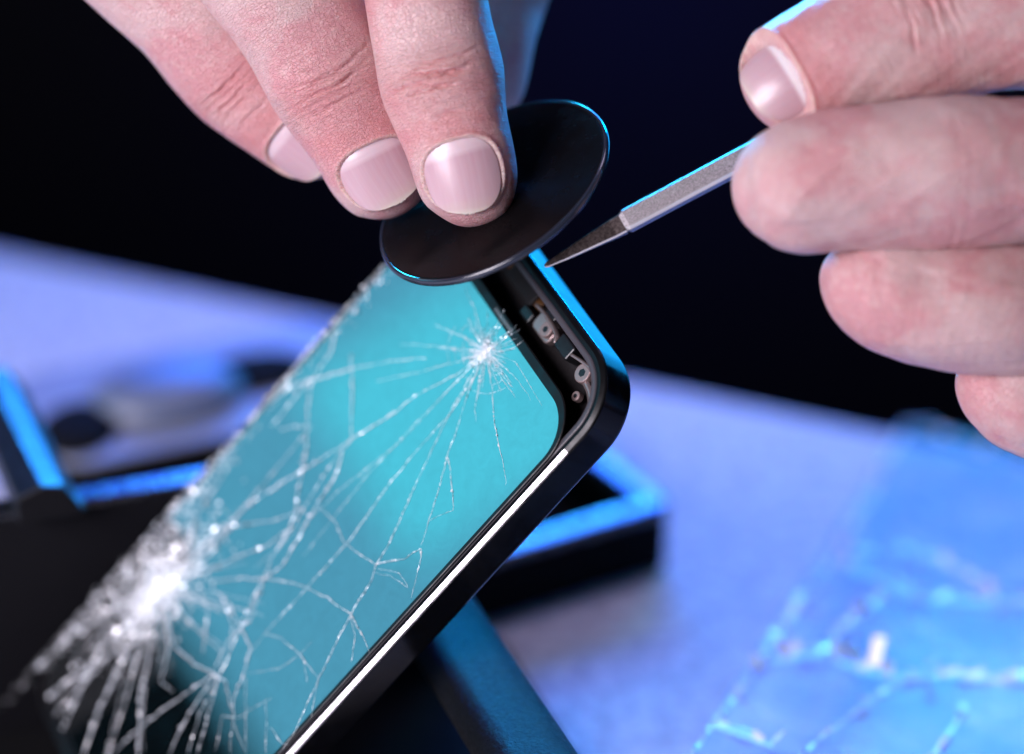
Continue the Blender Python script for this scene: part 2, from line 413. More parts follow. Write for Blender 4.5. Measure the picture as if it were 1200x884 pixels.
V_, F_ = curvy_plate(pts, .05, -.34, -.13); mk('corner_clip', V_, F_, M['steel'], phone)
pts = [ph(*q, -.18) for q in ((628, 357), (637, 366), (647, 382), (652, 394), (650, 402))]
V_, F_ = curvy_plate(pts, .05, -.40, -.16); mk('spring_clip', V_, F_, M['steel'], phone)
x1, y1 = ph(628, 352, -.3)
V_, F_ = curvy_plate([(x1-1.4, y1-.05), (x1-.9, y1+.02), (x1-.4, y1-.06), (x1+.1, y1-.02)], .16, -.44, -.40); mk('flex_cable', V_, F_, M['flex'], phone)
x1, y1 = ph(622, 372, -.3)
V_, F_ = slab(rrect(x1-.26, x1+.05, y1-.10, y1+.08, .03, 4), -.48, -.27); bevel(mk('foam_block', V_, F_, M['blackp'], phone, smooth=False), .02, 2)
screw(674, 464, .09, -.24)
x1, y1 = ph(677, 506, -.05)
V_, F_ = slab(rrect(x1-.10, x1+.07, y1-.05, y1+.11, .03, 4), -.3, -.05); bevel(mk('corner_pad', V_, F_, M['steel'], phone, smooth=False), .02, 2)

# cracks: polylines on the glass, each a run of small tilted glass splinters
def splinters(polys, z, facet, fine, loc=lambda p: ph(*p), skip=.14, wk=1.0, bias=-.3, xlim=(-PW+.13, -.16)):
    polys = [(p, w*wk) for p, w in polys]
    V = []; F = []
    for pts, w in polys:
        q = np.array([loc(p) for p in pts])
        seg = np.linalg.norm(np.diff(q, axis=0), axis=1); s = np.r_[0, np.cumsum(seg)]; L = s[-1]
        n = max(2, int(L/facet)); t = np.linspace(0, L, n+1)
        x = np.interp(t, s, q[:, 0]); y = np.interp(t, s, q[:, 1])
        jit = rng.normal(0, 1, (n+1, 2)); 
        for _ in range(2): jit[1:-1] = (jit[:-2]+jit[1:-1]+jit[2:])/3
        x += jit[:, 0]*.014*fine; y += jit[:, 1]*.014*fine
        for i in range(n-1):                               # the unbroken hairline under the splinters
            if not (xlim[0] < x[i] < xlim[1] and (xlim[0] < -50 or -PL+.35 < y[i])): continue
            a = np.array([x[i], y[i]]); b = np.array([x[i+1], y[i+1]]); d = b-a; d = np.array([-d[1], d[0]])/(np.linalg.norm(d)+1e-6)*w*.13
            k = len(V); zz = z-.0006
            V += [(*(a-d), zz), (*(a+d), zz), (*(b+d), zz), (*(b-d), zz)]; F.append((k, k+3, k+2, k+1))
        for i in range(n):
            a = np.array([x[i], y[i]]); b = np.array([x[i+1], y[i+1]]); d = b-a; ln = np.linalg.norm(d)+1e-6; nn = np.array([-d[1], d[0]])/ln
            e = .45+.55*math.sin(math.pi*min(1, (i+.5)/n*3+.1)) if i < n/3 else (1 if i < .7*n else .35+.65*(n-i)/(.3*n))
            ww = w*e*rng.uniform(.35, .85)*.5*(rng.uniform(1.8, 2.8) if rng.random() < .12 else 1)
            if rng.random() < skip or not (xlim[0] < x[i] < xlim[1] and (xlim[0] < -50 or -PL+.35 < y[i])): continue
            h = bias*ww+rng.uniform(-.5, .5)*ww*2.0; h2 = rng.uniform(-.35, .35)*ww*2
            k = len(V); z0 = z+ww*1.4
            V += [(*(a-nn*ww), z0-h-h2), (*(a+nn*ww), z0+h-h2), (*(b+nn*ww), z0+h+h2), (*(b-nn*ww), z0-h+h2)]
            F.append((k, k+3, k+2, k+1))
    return V, F
A0 = (571, 413); B0 = (188, 690)
fine_p = [
 ([A0, (540, 438), (488, 465)], .014), ([(500, 421), (462, 424), (415, 433), (346, 454), (320, 470)], .016),
 ([A0, (545, 396), (511, 381)], .012), ([A0, (530, 408), (471, 404)], .010),
 ([A0, (525, 490), (492, 527), (454, 573), (411, 635), (362, 689), (312, 743), (292, 770)], .012),
 ([A0, (560, 440), (525, 492), (485, 577), (458, 638), (442, 664), (437, 681), (412, 722), (375, 797), (346, 860), (329, 884)], .014),
 ([A0, (550, 461), (535, 510), (527, 531), (514, 580), (504, 611), (496, 640)], .012), ([(527, 537), (530, 556), (532, 580), (533, 600)], .014),
 ([(504, 611), (518, 604), (533, 599)], .008),
 ([A0, (578, 454), (580, 490), (586, 523), (590, 538), (596, 569)], .013), ([A0, (586, 440), (606, 466)], .012),
 ([A0, (606, 425), (638, 479)], .007), ([A0, (560, 370), (548, 340)], .008), ([A0, (582, 385), (594, 362)], .012), ([A0, (590, 396), (606, 384)], .011),
 ([A0, (500, 485), (430, 560), (377, 627), (355, 655)], .007), ([A0, (535, 450), (470, 520), (400, 575), (330, 640), (300, 668)], .008), ([A0, (562, 450), (558, 480), (560, 495)], .010),
 ([A0, (600, 412), (616, 400)], .009), ([A0, (603, 440), (625, 470)], .007), ([A0, (540, 425), (470, 442), (440, 448)], .010),
 ([(377, 597), (394, 612), (404, 635), (420, 648), (440, 662), (456, 659), (475, 656), (490, 646), (496, 643), (494, 660), (488, 680), (483, 706)], .016),
 ([(333, 681), (360, 689), (387, 702), (400, 712), (412, 720), (424, 740), (435, 764)], .018),
 ([(312, 745), (330, 748), (342, 758), (354, 768), (358, 774), (375, 796)], .014), ([(292, 790), (330, 784), (352, 768), (368, 752)], .010),
 ([(358, 774), (362, 800)], .008), ([(412, 722), (418, 745), (413, 778)], .010), ([(289, 793), (290, 830), (290, 884)], .012),
 ([(312, 822), (314, 850), (313, 884)], .010), ([(262, 839), (258, 862), (254, 884)], .010), ([(262, 839), (278, 842)], .010),
 ([(280, 842), (300, 830), (322, 818)], .010), ([(375, 797), (370, 820), (366, 842)], .009), ([(275, 822), (276, 850), (290, 884)], .012),
 ([(275, 838), (271, 884)], .010), ([(318, 852), (332, 872), (345, 875)], .010), ([(440, 672), (460, 676), (480, 690), (470, 672), (442, 668)], .006),
]
coarse_p = [
 ([(488, 465), (456, 490), (423, 510), (400, 525), (369, 544), (335, 565), (300, 587), (240, 640), B0], .028),
 ([(413, 415), (414, 440), (415, 461), (414, 490), (413, 519), (404, 527), (400, 548), (392, 565), (373, 592), (354, 627), (333, 664), (308, 681), (292, 727), (275, 745)], .032),
 ([(367, 446), (363, 480), (360, 531), (355, 560), (350, 581), (346, 610), (329, 640)], .030),
 ([(415, 433), (390, 440), (367, 446), (340, 455), (315, 475)], .028),
 ([(246, 683), (275, 679), (308, 679), (333, 681)], .035), ([B0, (267, 660), (317, 639), (340, 620), (354, 590)], .035), ([B0, (270, 618), (320, 612), (350, 600)], .03),
 ([(250, 690), (260, 700), (271, 710), (283, 735), (296, 760), (287, 793), (275, 822), (275, 838)], .028),
 ([B0, (196, 720), (204, 756), (225, 775), (250, 789), (267, 800), (273, 831)], .034),
 ([(254, 791), (230, 806), (200, 828), (167, 852), (133, 884)], .028), ([(254, 791), (225, 835), (200, 884)], .026), ([(258, 795), (245, 840), (233, 884)], .024),
 ([(308, 679), (290, 720), (265, 780), (235, 840), (222, 884)], .02), ([(404, 527), (380, 560), (350, 610), (318, 660), (296, 727)], .024),
 ([B0, (163, 740), (142, 785), (117, 835), (100, 884)], .06), ([(170, 720), (125, 752), (104, 793), (79, 847), (62, 884)], .05), ([(182, 740), (178, 760), (167, 810), (165, 884)], .028),
 ([B0, (130, 770), (80, 800), (45, 830), (20, 884)], .04), ([(160, 700), (90, 740), (30, 800), (0, 830)], .05), ([B0, (200, 760), (190, 800), (205, 812)], .03),
 ([(393, 386), (392, 410), (372, 440), (345, 470), (320, 500)], .03), ([(330, 504), (352, 501), (366, 500)], .03),
 ([(240, 700), (246, 720), (240, 765)], .03), ([B0, (230, 700), (262, 720)], .03), ([B0, (215, 650), (235, 600), (265, 555)], .04), ([B0, (250, 650), (285, 600), (330, 545), (367, 500)], .03),
 ([(296, 727), (270, 750), (250, 789)], .024), ([(262, 700), (275, 735), (272, 760)], .02),
]
for k in range(13):                                       # rays fanning out of the big impact
    a = math.radians(rng.uniform(88, 158)); L_ = rng.uniform(90, 260); bow = rng.uniform(-.12, .12); st_ = rng.uniform(5, 45)
    coarse_p.append(([(B0[0]+math.cos(a+bow*q)*(st_+L_*q), B0[1]+math.sin(a+bow*q)*(st_+L_*q)) for q in (0, .25, .5, .75, 1)], rng.uniform(.007, .022)))
for k in range(16):
    a = math.radians(rng.uniform(-62, 60)); L_ = rng.uniform(50, 150); bow = rng.uniform(-.15, .15)
    coarse_p.append(([(B0[0]+math.cos(a+bow*q)*L_*q, B0[1]+math.sin(a+bow*q)*L_*q) for q in (.1, .4, .7, 1)], rng.uniform(.008, .02)))
coarse_p.append(([(452, 303), (392, 372), (323, 452), (262, 524), (200, 600)], .030)); coarse_p.append(([(440, 322), (398, 374), (340, 440), (290, 500), (236, 570)], .016))
V_, F_ = splinters(fine_p, .0345, .04, .8, wk=.85, skip=.05); tag(mk('fine_cracks', V_, F_, M['crack2'], bz, smooth=False), kind='stuff')
V_, F_ = splinters(coarse_p, .035, .035, 1.3, skip=.18, wk=.95); tag(mk('long_cracks', V_, F_, M['crack'], bz, smooth=False), kind='stuff')
# star burst round the small impact: short rays and rings
star = []
for k in range(150):
    a = rng.uniform(0, 2*math.pi); r0 = abs(rng.normal(0, 7)); r1 = r0+rng.uniform(3, 16)+(rng.random() < .25)*rng.uniform(5, 30)
    st = 1.0; aa = a+rng.normal(0, .15)
    star.append(([(A0[0]+r0*math.cos(a), A0[1]+r0*math.sin(a)), (A0[0]+r1*math.cos(aa), A0[1]+r1*math.sin(aa))], rng.uniform(.005, .014)))
for r in (14, 21, 29, 38, 47):
    for k in range(7):
        a0 = rng.uniform(math.radians(40), math.radians(235)); da = rng.uniform(.15, .5)
        star.append(([(A0[0]+r*math.cos(a)*.95, A0[1]+r*math.sin(a)*1.05) for a in np.linspace(a0, a0+da, 5)], rng.uniform(.004, .008)))
V_, F_ = splinters(star, .0345, .03, .6); tag(mk('small_impact_star', V_, F_, M['crack'], bz, smooth=False), kind='stuff')
# crushed area: heaps of tiny splinters at the big impact and along the far long edge
def crumbs(n, sampler, smin, smax):
    V = []; F = []
    for _ in range(n):
        x, y, k = sampler()
        x = min(max(x, -PW+.03), -.2)
        s = (rng.uniform(smin, smax) if rng.random() > .06 else smax*rng.uniform(1.2, 2.4))*k; a = rng.uniform(0, 2*math.pi); nv = nrm(rng.normal(0, .30, 3)+np.array([.34, 0, 1.0]))
        u = nrm(np.cross(nv, [math.cos(a), math.sin(a), 0])); v = np.cross(nv, u); c = np.array([x, y, .037+s*.8*rng.random()])
        i = len(V); tri = [c+u*s, c-u*s*.5+v*s*rng.uniform(.4, 1), c-u*s*.6-v*s*rng.uniform(.4, 1)]
        V += [tuple(p) for p in tri]; F.append((i, i+1, i+2))
    return V, F
bx_, by_ = ph(*B0)
lx0, ly0 = ph(455, 300); 
def s_imp():
    r = abs(rng.normal(0, .62)); a = rng.uniform(0, 2*math.pi); return bx_+r*math.cos(a)*.75, by_+r*math.sin(a)*1.25, 1
def s_edge():
    y = ly0+rng.random()*(-11.5-ly0) if rng.random() < .35 else by_+rng.normal(0, 1.5)
    return -PW+.1+abs(rng.normal(0, .16+.36*math.exp(-((y-by_)/2.0)**2))), y, 1
def s_star():
    r = abs(rng.normal(0, .13)); a = rng.uniform(0, 2*math.pi); x, y = ph(*A0); return x+r*math.cos(a), y+r*math.sin(a), .5
V_, F_ = merge(crumbs(3400, s_imp, .006, .032), crumbs(1500, s_edge, .005, .026), crumbs(150, s_star, .01, .03))
tag(mk('crushed_splinters', V_, F_, M['crack'], bz, smooth=False), kind='stuff')

# ------------------------------------------------------------------ pick-up disc
dn = nrm(V3((-.465, .672, .575))); du = nrm(np.cross(dn, [0.3, 1, 0])); dv = np.cross(dn, du)
DR, DT = 2.12, .10
dd = 47.5
for _ in range(60):
    dc = P(576, 221, dd)
    a = np.linspace(0, 2*math.pi, 72); rim = dc[None]+(np.cos(a)[:, None]*du+np.sin(a)[:, None]*dv)*DR-dn*DT
    rel = rim-PO; h = rel @ pn; ok = (rel @ pl < -.1)
    if (h[ok].min() if ok.any() else 9) < .04: dd -= .05
    else: break
dd -= 1.2; DR *= dd/(dd+1.2); dc = P(576, 221, dd); DM0 = None
print('disc depth', dd, 'radius px', DR*K/dd)
DM = basis_matrix(dc, du, dv, dn)
disc = empty('pickup_disc', mat=DM)
tag(disc, 'round thin black disc pinched between finger and thumb above the phone', 'disc')
def lathe(prof, n=128):
    V = []; F = []
    for r, z in prof:
        for i in range(n): V.append((r*math.cos(2*math.pi*i/n), r*math.sin(2*math.pi*i/n), z))
    for j in range(len(prof)-1):
        for i in range(n): F.append((j*n+i, j*n+(i+1) % n, (j+1)*n+(i+1) % n, (j+1)*n+i))
    if prof[0][0] < .02: pass
    return V, F
V_, F_ = lathe([(.001, -DT), (DR-.04, -DT), (DR-.035, -.02), (DR-.06, -.004), (DR-.09, 0), (.001, 0)]); mk('plate', V_, F_, M['disc'], disc)
bevel(disc.children[0], .008, 2)
V_, F_ = lathe([(DR-.036, -DT-.005), (DR+.012, -DT), (DR+.018, -.06), (DR+.008, -.02), (DR-.015, .004), (DR-.045, .004), (DR-.05, -.015), (DR-.036, -DT-.005)]); mk('rim', V_, F_, M['disc_rim'], disc)
def disc_depth(px, py):
    h = hit(px, py, dc, dn)-CAMP; return float(-(RCW.T @ h)[2])

# ------------------------------------------------------------------ hands
def catmull(ctrl, n):
    c = np.array(ctrl, float); c = np.vstack([2*c[0]-c[1], c, 2*c[-1]-c[-2]]); out = []
    m = len(c)-3
    for i in range(n+1):
        u = i/n*m; k = min(int(u), m-1); f = u-k; p0, p1, p2, p3 = c[k:k+4]
        out.append(.5*((2*p1)+(-p0+p2)*f+(2*p0-5*p1+4*p2-p3)*f*f+(-p0+3*p1-3*p2+p3)*f**3))
    return np.array(out)
def wob(x, seed, f=1.0):
    r = np.random.default_rng(seed); s = 0
    for k in range(4): s = s+np.sin(x*f*(1.7**k)*3+r.uniform(0, 6.28))/(1.5**k)
    return s*.4
def smooth01(x): x = np.clip(x, 0, 1); return x*x*(3-2*x)
def finger(ctrl, dorsal, tip=True, nail=None, joints=(2.3,), seed=1, du_=.028, nphi=176, cap=None, palmwr=0.3, knr=.55, cd=1.0):
    """ctrl rows: pixel x, pixel y, depth, half width, half thickness, from root to tip.  returns verts, faces, attrs, nail data"""
    rows = [np.r_[P(c[0], c[1], c[2]), c[3], c[4]] for c in ctrl]
    q = catmull(rows, 400); s = np.r_[0, np.cumsum(np.linalg.norm(np.diff(q[:, :3], axis=0), axis=1))]; L = s[-1]
    ns = int(L/du_); 
    t_ = np.concatenate([np.linspace(0, L-.25, ns), L-.25*(1-np.sin(np.linspace(0, math.pi/2, 26)[1:]))])      # denser at the very tip
    R = np.stack([np.interp(t_, s, q[:, k]) for k in range(5)], 1)
    T = np.gradient(R[:, :3], axis=0); T /= np.linalg.norm(T, axis=1)[:, None]
    D0 = nrm(V3(dorsal)); D = D0[None]-(T @ D0)[:, None]*T; D /= np.linalg.norm(D, axis=1)[:, None]; Bv = np.cross(T, D)
    t = L-t_                                                # distance from the tip
    a = R[:, 3].copy(); b = R[:, 4].copy()
    for j in joints:
        g = np.exp(-((t-j)/.5)**2); kf = .35 if 10 < seed < 20 else 1.0; a *= 1+.045*g*kf; b *= 1+.07*g*kf
        a *= 1-.03*kf*np.exp(-((t-j-1.25)/.55)**2); a *= 1-.02*kf*np.exp(-((t-j+.85)/.4)**2)
    cap = cap or .95
    if tip:
        z = np.clip(1-t/cap, 0, 1); f = (1-z**2.35)**(1/2.1); fb = (1-z**2.8)**(1/2.0); a = a*f; b2 = b*fb
    else: b2 = b
    phi = np.linspace(0, 2*math.pi, nphi, endpoint=False)
    TT, PH = np.meshgrid(t, phi, indexing='ij')
    Am = a[:, None]; Bm = b2[:, None]
    delta = np.arctan2(np.cos(PH), np.sin(PH))             # 0 = dorsal, +-pi = palmar
    cx = np.cos(PH); sy = np.sin(PH)
    X = Am*np.sign(cx)*np.abs(cx)**.94; Y = Bm*np.sign(sy)*np.abs(sy)**.94
    Y = np.where(sy < 0, Y*(1+.12*np.exp(-((TT-.9)/.7)**2)), Y)           # pad
    dors = smooth01((math.cos(0)-0+np.cos(delta))*.9)      # fades to the palmar side
    disp = np.zeros_like(TT); knk = np.zeros_like(TT); red = np.zeros_like(TT); cut = np.zeros_like(TT)
    lat = delta*np.maximum(Am, .2)
    r = np.random.default_rng(seed)
    for j in joints:
        dm = smooth01(np.cos(delta)*1.4+.25)
        knk += np.exp(-((TT-j)/.42)**2)*dm; red += knr*np.exp(-((TT-j+.1)/.55)**2)*smooth01(np.cos(delta)*1.2+.1)
        for k in range(14):
            off = r.normal(0, .30); x0 = r.normal(0, .28); wd_ = r.uniform(.18, .55); dep = r.uniform(.014, .034)
            if k == 0: off = .10; x0 = 0; wd_ = .62; dep = .050
            if k == 1: off = -.16; x0 = .1; wd_ = .5; dep = .042
            dep *= cd
            curve = (off*.9)*(lat**2)*.55 + .045*wob(lat, seed*31+k, 1.6)
            g = np.exp(-((TT-j-off-curve)/r.uniform(.018, .032))**2)*smooth01(1.25-np.abs(lat-x0)/wd_)
            disp -= dep*g*dm; red += 7.0*dep*g*dm
            disp += dep*.45*np.exp(-((TT-j-off-curve-.05)/.04)**2)*smooth01(1.25-np.abs(lat-x0)/wd_)*dm
        # palmar flexion crease
        pm = smooth01(-np.cos(delta)*1.4+.3)
        for off in (-.06, .09):
            disp -= .028*palmwr*np.exp(-((TT-j-off-.03*wob(lat, seed+5))/.035)**2)*pm
    big = 2.6 if 10 < seed < 20 else 1.0
    disp += big*(.010*wob(TT*.9+lat*.6, seed+3, .8)+.007*wob(lat*1.4-TT*.8, seed+9, 1.1))
    nd = None
    if nail:
        t1, t2, hw = nail['t1'], nail['t2'], nail['hw']     # distal and proximal distance from tip, half angle
        tm = t2-.55
        am = float(np.interp(tm, t[::-1], a[::-1])); bm = float(np.interp(tm, t[::-1], b2[::-1])); b1 = float(np.interp(t1+.05, t[::-1], b2[::-1]))
        def nail_rad(tt, dl):
            """lateral and dorsal coordinates of the plate"""
            k = np.clip((tt-t1)/(t2-t1), -.3, 1.2)
            aa = am*(1.0-nail.get('drop', .10)*.6*(1-k)**2)*(.96+.04*k); bb = bm*(1.0-nail.get('drop', .10)*(1-k)**2)
            return aa*np.sin(dl)*1.0, bb*np.cos(dl)
        v = (t2-TT)/(t2-t1)                                  # 0 proximal .. 1 distal
        u = delta/hw
        # outline: superellipse, squarer at the far end
        prox = np.where(v < .5, (np.abs(2*v-1)), 0); dist_ = np.where(v >= .5, np.abs(2*v-1), 0)
        rr = np.where(v < .5, (np.abs(u)**2.35+prox**2.35)**(1/2.35), (np.abs(u)**2.6+dist_**2.6)**(1/2.6))
        nx, ny = nail_rad(TT, delta)
        ins = smooth01((1.02-rr)/.05)
        X = X*(1-ins)+(nx*.965)*ins; Y = Y*(1-ins)+(ny-.03)*ins
        near = ((v > -.25) & (v < 1.05) & (np.abs(u) < 1.5))
        fold = np.exp(-((rr-1.07)/.06)**2)*near*np.where(v > .86, smooth01((1.02-v)/.16), 1)
        disp += .030*fold
        cut += 1.5*np.exp(-((rr-1.03)/.03)**2)*near*np.where(v > .9, .5, .9)*(.55+.45*wob(lat*2+TT*3, seed+2, 3)).clip(0, 1)
        red += .62*np.exp(-((TT-t2-.22)/.24)**2)*smooth01(np.cos(delta)*1.3)+.3*np.exp(-((rr-1.15)/.1)**2)*near*(v < .6)
        disp += -.006*np.exp(-((TT-t2-.10)/.03)**2)*smooth01(1.3-np.abs(u))
        # nail plate mesh
        nu, nvv = 44, 52; uu = np.linspace(-1, 1, nu); vv = .5-.5*np.cos(np.linspace(0, math.pi, nvv)); NV = []; nattr = []; nuv = []
        for vq in vv:
            for uq in uu:
                e = 2.35 if vq < .5 else 2.6
                lim = (1-min(1, abs(2*vq-1))**e)**(1/e)
                lim = max(lim, 0.0)
                dl = uq*lim*hw*1.0; tt = t2-vq*(t2-t1)
                x, y = nail_rad(tt, dl)
                i = np.interp(tt, t[::-1], np.arange(len(t))[::-1]); i0 = int(i); f = i-i0; i1 = min(i0+1, len(t)-1)
                c = R[i0, :3]*(1-f)+R[i1, :3]*f; bb_ = Bv[i0]*(1-f)+Bv[i1]*f; dd_ = D[i0]*(1-f)+D[i1]*f
                NV.append(c+bb_*x+dd_*(y-.012*(1-smooth01(vq*8))+.0)); rad_ = (abs(uq*lim)**e+abs(2*vq-1)**e)**(1/e)
                nattr.append(vq if vq < .5 else vq); nuv.append((tt, dl*am, 0))
        NF = [(i*nu+j, i*nu+j+1, (i+1)*nu+j+1, (i+1)*nu+j) for i in range(nvv-1) for j in range(nu-1)]
        nd = (NV, NF, dict(nv=np.array(nattr), nuv=np.array(nuv)))
    pos = R[:, None, :3]+Bv[:, None]*X[..., None]+D[:, None]*Y[..., None]
    nr = Bv[:, None]*(X/np.maximum(Am, .05)**2)[..., None]+D[:, None]*(Y/np.maximum(Bm, .05)**2)[..., None]
    nr /= np.linalg.norm(nr, axis=2)[..., None]+1e-9
    pos = pos+nr*(disp*np.clip(TT/.15, 0, 1))[..., None]
    n1, n2 = TT.shape; Vv = pos.reshape(-1, 3)
    idx = np.arange(n1*n2).reshape(n1, n2); nx_ = np.roll(idx, -1, axis=1)
    F = np.stack([idx[:-1], nx_[:-1], nx_[1:], idx[1:]], -1).reshape(-1, 4)
    fin = np.stack([TT+seed*7.3, X, Y], -1).reshape(-1, 3)
    return Vv, F, dict(fin=fin, knk=np.clip(knk, 0, 1.2).ravel(), red=np.clip(red, 0, 1).ravel(), cut=np.clip(cut, 0, 1).ravel()), nd
def hand(name, fingers, mat, label):
    Vs = []; Fs = []; at = {k: [] for k in ('fin', 'knk', 'red', 'cut')}; nails = []; o = 0
    for f in fingers:
        v, fc, a, nd = f; Vs.append(v); Fs.append(fc+o); o += len(v)
        for k in at: at[k].append(a[k])
        if nd: nails.append(nd)
    ob = mk(name, np.vstack(Vs), np.vstack(Fs), mat, attrs={k: np.concatenate(v) for k, v in at.items()})
    tag(ob, label, 'hand')
    for nv, nf, na in nails:
        n = mk('fingernail', nv, nf, M['nail2'] if len(nails) == 1 else M['nail'], ob, attrs=na)
        sm_ = n.modifiers.new('thickness', 'SOLIDIFY'); sm_.thickness = .03*S; sm_.offset = -1
    return ob

dti = disc_depth(550, 225)
print('disc depth at index tip', dti)
d0 = dti-.80
index = finger([(455, -330, d0+1.0, 1.0, .85), (478, -180, d0+.3, 1.03, .92), (500, 0, d0, 1.0, .86), (513, 70, d0, .975, .82), (526, 130, d0, .915, .76), (543, 190, d0, .84, .68), (553, 235, d0+.05, .80, .60), (556, 266, d0+.12, .78, .52)],
    (-.12, .0, 1.0), nail=dict(t1=.29, t2=1.36, hw=math.radians(47)), joints=(2.35,), seed=1, cd=1.8)
d1 = d0+.75
middle = finger([(110, -330, d1-.2, 1.1, .9), (210, -180, d1-.4, 1.2, .95), (340, 0, d1-.1, 1.16, .90), (383, 78, d1, 1.06, .84), (417, 145, d1+.1, .94, .76), (444, 200, d1+.2, .84, .68), (464, 232, d1+.25, .80, .60), (474, 250, d1+.3, .78, .52)],
    (-.02, .10, 1.0), nail=dict(t1=.24, t2=1.28, hw=math.radians(50)), joints=(2.25,), seed=2)
d2 = d1+1.1
ringf = finger([(0, -330, d2-.9, .9, .85), (60, -150, d2-.5, 1.05, .9), (200, -5, d2-.2, 1.02, .84), (255, 62, d2, .96, .8), (305, 115, d2+.1, .86, .72), (350, 153, d2+.2, .78, .64), (384, 180, d2+.3, .72, .56), (402, 196, d2+.35, .7, .5)],
    (-.30, -.25, .9), nail=dict(t1=.22, t2=1.22, hw=math.radians(52)), joints=(2.2,), seed=3)
d3 = disc_depth(590, 100)+.75
thumb = finger([(330, -640, d0+1.2, 1.7, 1.3), (440, -500, d0+2.0, 1.6, 1.3), (560, -340, d3-.2, 1.3, 1.15), (606, -180, d3+.6, 1.05, 1.0), (580, -20, d3+.5, .93, .9), (574, 40, d3+.2, .80, .8), (566, 100, d3, .72, .7), (560, 150, d3-.1, .7, .6)],
    (.35, .1, -1.0), joints=(2.6,), seed=4, nphi=128)
palmL = finger([(250, -900, d0-1, 3.3, 2.2), (260, -620, d0-.6, 4.0, 2.0), (240, -440, d0+.3, 4.2, 1.7), (245, -290, d0+.7, 4.15, 1.5), (268, -165, d0+.75, 4.0, 1.3)], (0, .0, 1.0), joints=(), seed=5, du_=.1, nphi=96, cap=.9)
hand('hand', [index, middle, ringf, thumb, palmL], M['skin'], 'hand reaching down from above, gripping the round black disc, thumb behind it')

e0 = 44.0
thR = finger([(1800, 40, e0+.6, 1.7, 1.4), (1650, -70, e0+.3, 1.6, 1.3), (1480, -80, e0, 1.5, 1.15), (1290, -20, e0, 1.5, 1.1), (1130, 16, e0, 1.32, 1.0), (1030, 46, e0, 1.15, .92), (955, 80, e0, 1.0, .8), (905, 108, e0, .92, .7), (878, 124, e0, .88, .62)],
    (-.45, .10, .9), nail=dict(t1=.03, t2=.84, hw=math.radians(68), drop=.42), joints=(2.9,), seed=11, nphi=144, cap=.9, knr=.25)
f0 = 43.3
inR = finger([(1640, 190, f0+1.2, 1.3, 1.2), (1420, 196, f0+.6, 1.2, 1.1), (1230, 200, f0+.2, 1.14, 1.04), (1110, 204, f0, 1.18, 1.06), (1000, 210, f0, 1.12, 1.0), (930, 218, f0+.1, 1.04, .92), (885, 224, f0+.2, .98, .84), (858, 228, f0+.2, .94, .8)],
    (-.1, .55, -.8), joints=(3.3,), seed=12, nphi=144, cap=1.2, palmwr=.2, knr=.0)
midR = finger([(1680, 360, f0+1.8, 1.2, 1.1), (1440, 366, f0+1.2, 1.1, 1.0), (1240, 362, f0+.8, 1.05, .96), (1140, 358, f0+.5, 1.06, .98), (1060, 346, f0+.6, 1.0, .9), (1005, 328, f0+.7, .86, .8), (966, 306, f0+.8, .7, .7)],
    (-.3, -.3, -.8), joints=(3.0,), seed=13, nphi=128, cap=1.3, palmwr=.2, knr=.0)
rinR = finger([(1700, 540, f0+2.2, 1.1, 1.0), (1500, 530, f0+1.8, 1.05, .95), (1340, 505, f0+1.5, 1.0, .9), (1240, 480, f0+1.3, .95, .85), (1175, 450, f0+1.3, .85, .75), (1130, 415, f0+1.4, .7, .6)],
    (-.3, -.3, -.8), joints=(2.6,), seed=14, nphi=112, cap=1.2, palmwr=.2, knr=.0)
palmR = finger([(2400, 300, f0+3, 2.2, 3.4), (2100, 260, f0+2.2, 2.0, 4.0), (1850, 235, f0+1.4, 1.9, 4.3), (1640, 240, f0+1.2, 1.7, 4.4), (1455, 245, f0+1.1, 1.5, 4.2)], (0, 1, 0), joints=(), seed=15, du_=.1, nphi=96, cap=.9)
hand('hand', [thR, inR, midR, rinR, palmR], M['skin_soft'], 'hand at the side holding the thin metal prying tool, fingers curled')

# ------------------------------------------------------------------ prying tool
T0 = P(640, 311, 44.6); T1 = P(1000, 120, 44.5)
tx = nrm(T1-T0); tz = V3((-.15, .25, 1.0)); tz = nrm(tz-tx*np.dot(tz, tx)); ty = np.cross(tz, tx)
tool = empty('prying_tool', mat=basis_matrix(T0, tx, ty, tz))
tag(tool, 'slim steel prying tool with a flat pointed tip touching the phone frame', 'tool')
# profile sections along x: (x, y_low, y_high, z_half)
def sections(rows, chf=.03):
    V = []; F = []
    for x, y0, y1, h in rows:
        c = min(chf, (y1-y0)*.3, h*.6)
        V += [(x, y0+c, h), (x, y1-c, h), (x, y1, h-c), (x, y1, -h+c), (x, y1-c, -h), (x, y0+c, -h), (x, y0, -h+c), (x, y0, h-c)]
    for j in range(len(rows)-1):
        for i in range(8): F.append((j*8+i, (j+1)*8+i, (j+1)*8+(i+1) % 8, j*8+(i+1) % 8))
    F.append(tuple(range(8))); F.append(tuple(range((len(rows)-1)*8, len(rows)*8))[::-1])
    return V, F
V_, F_ = sections([(1.36, -.12, .17, .07), (1.44, -.16, .20, .13), (2.0, -.16, .20, .13), (8.5, -.17, .21, .14)], .045)
mi = [1 if (k % 8) in (7,) else 0 for k in range(len(F_))]
mk('shaft', V_, F_, None, tool, smooth=False, mats=[M['tool'], M['tool_edge']], mi=mi)
V_, F_ = sections([(-.03, -.025, .02, .015), (.03, -.05, .045, .022), (.35, -.085, .085, .03), (.8, -.12, .13, .045), (1.2, -.15, .165, .06), (1.37, -.155, .17, .075)], .022)
mi = [1 if (k % 8) in (7,) else 0 for k in range(len(F_))]
mk('blade', V_, F_, None, tool, smooth=False, mats=[M['blade'], M['tool_edge']], mi=mi)

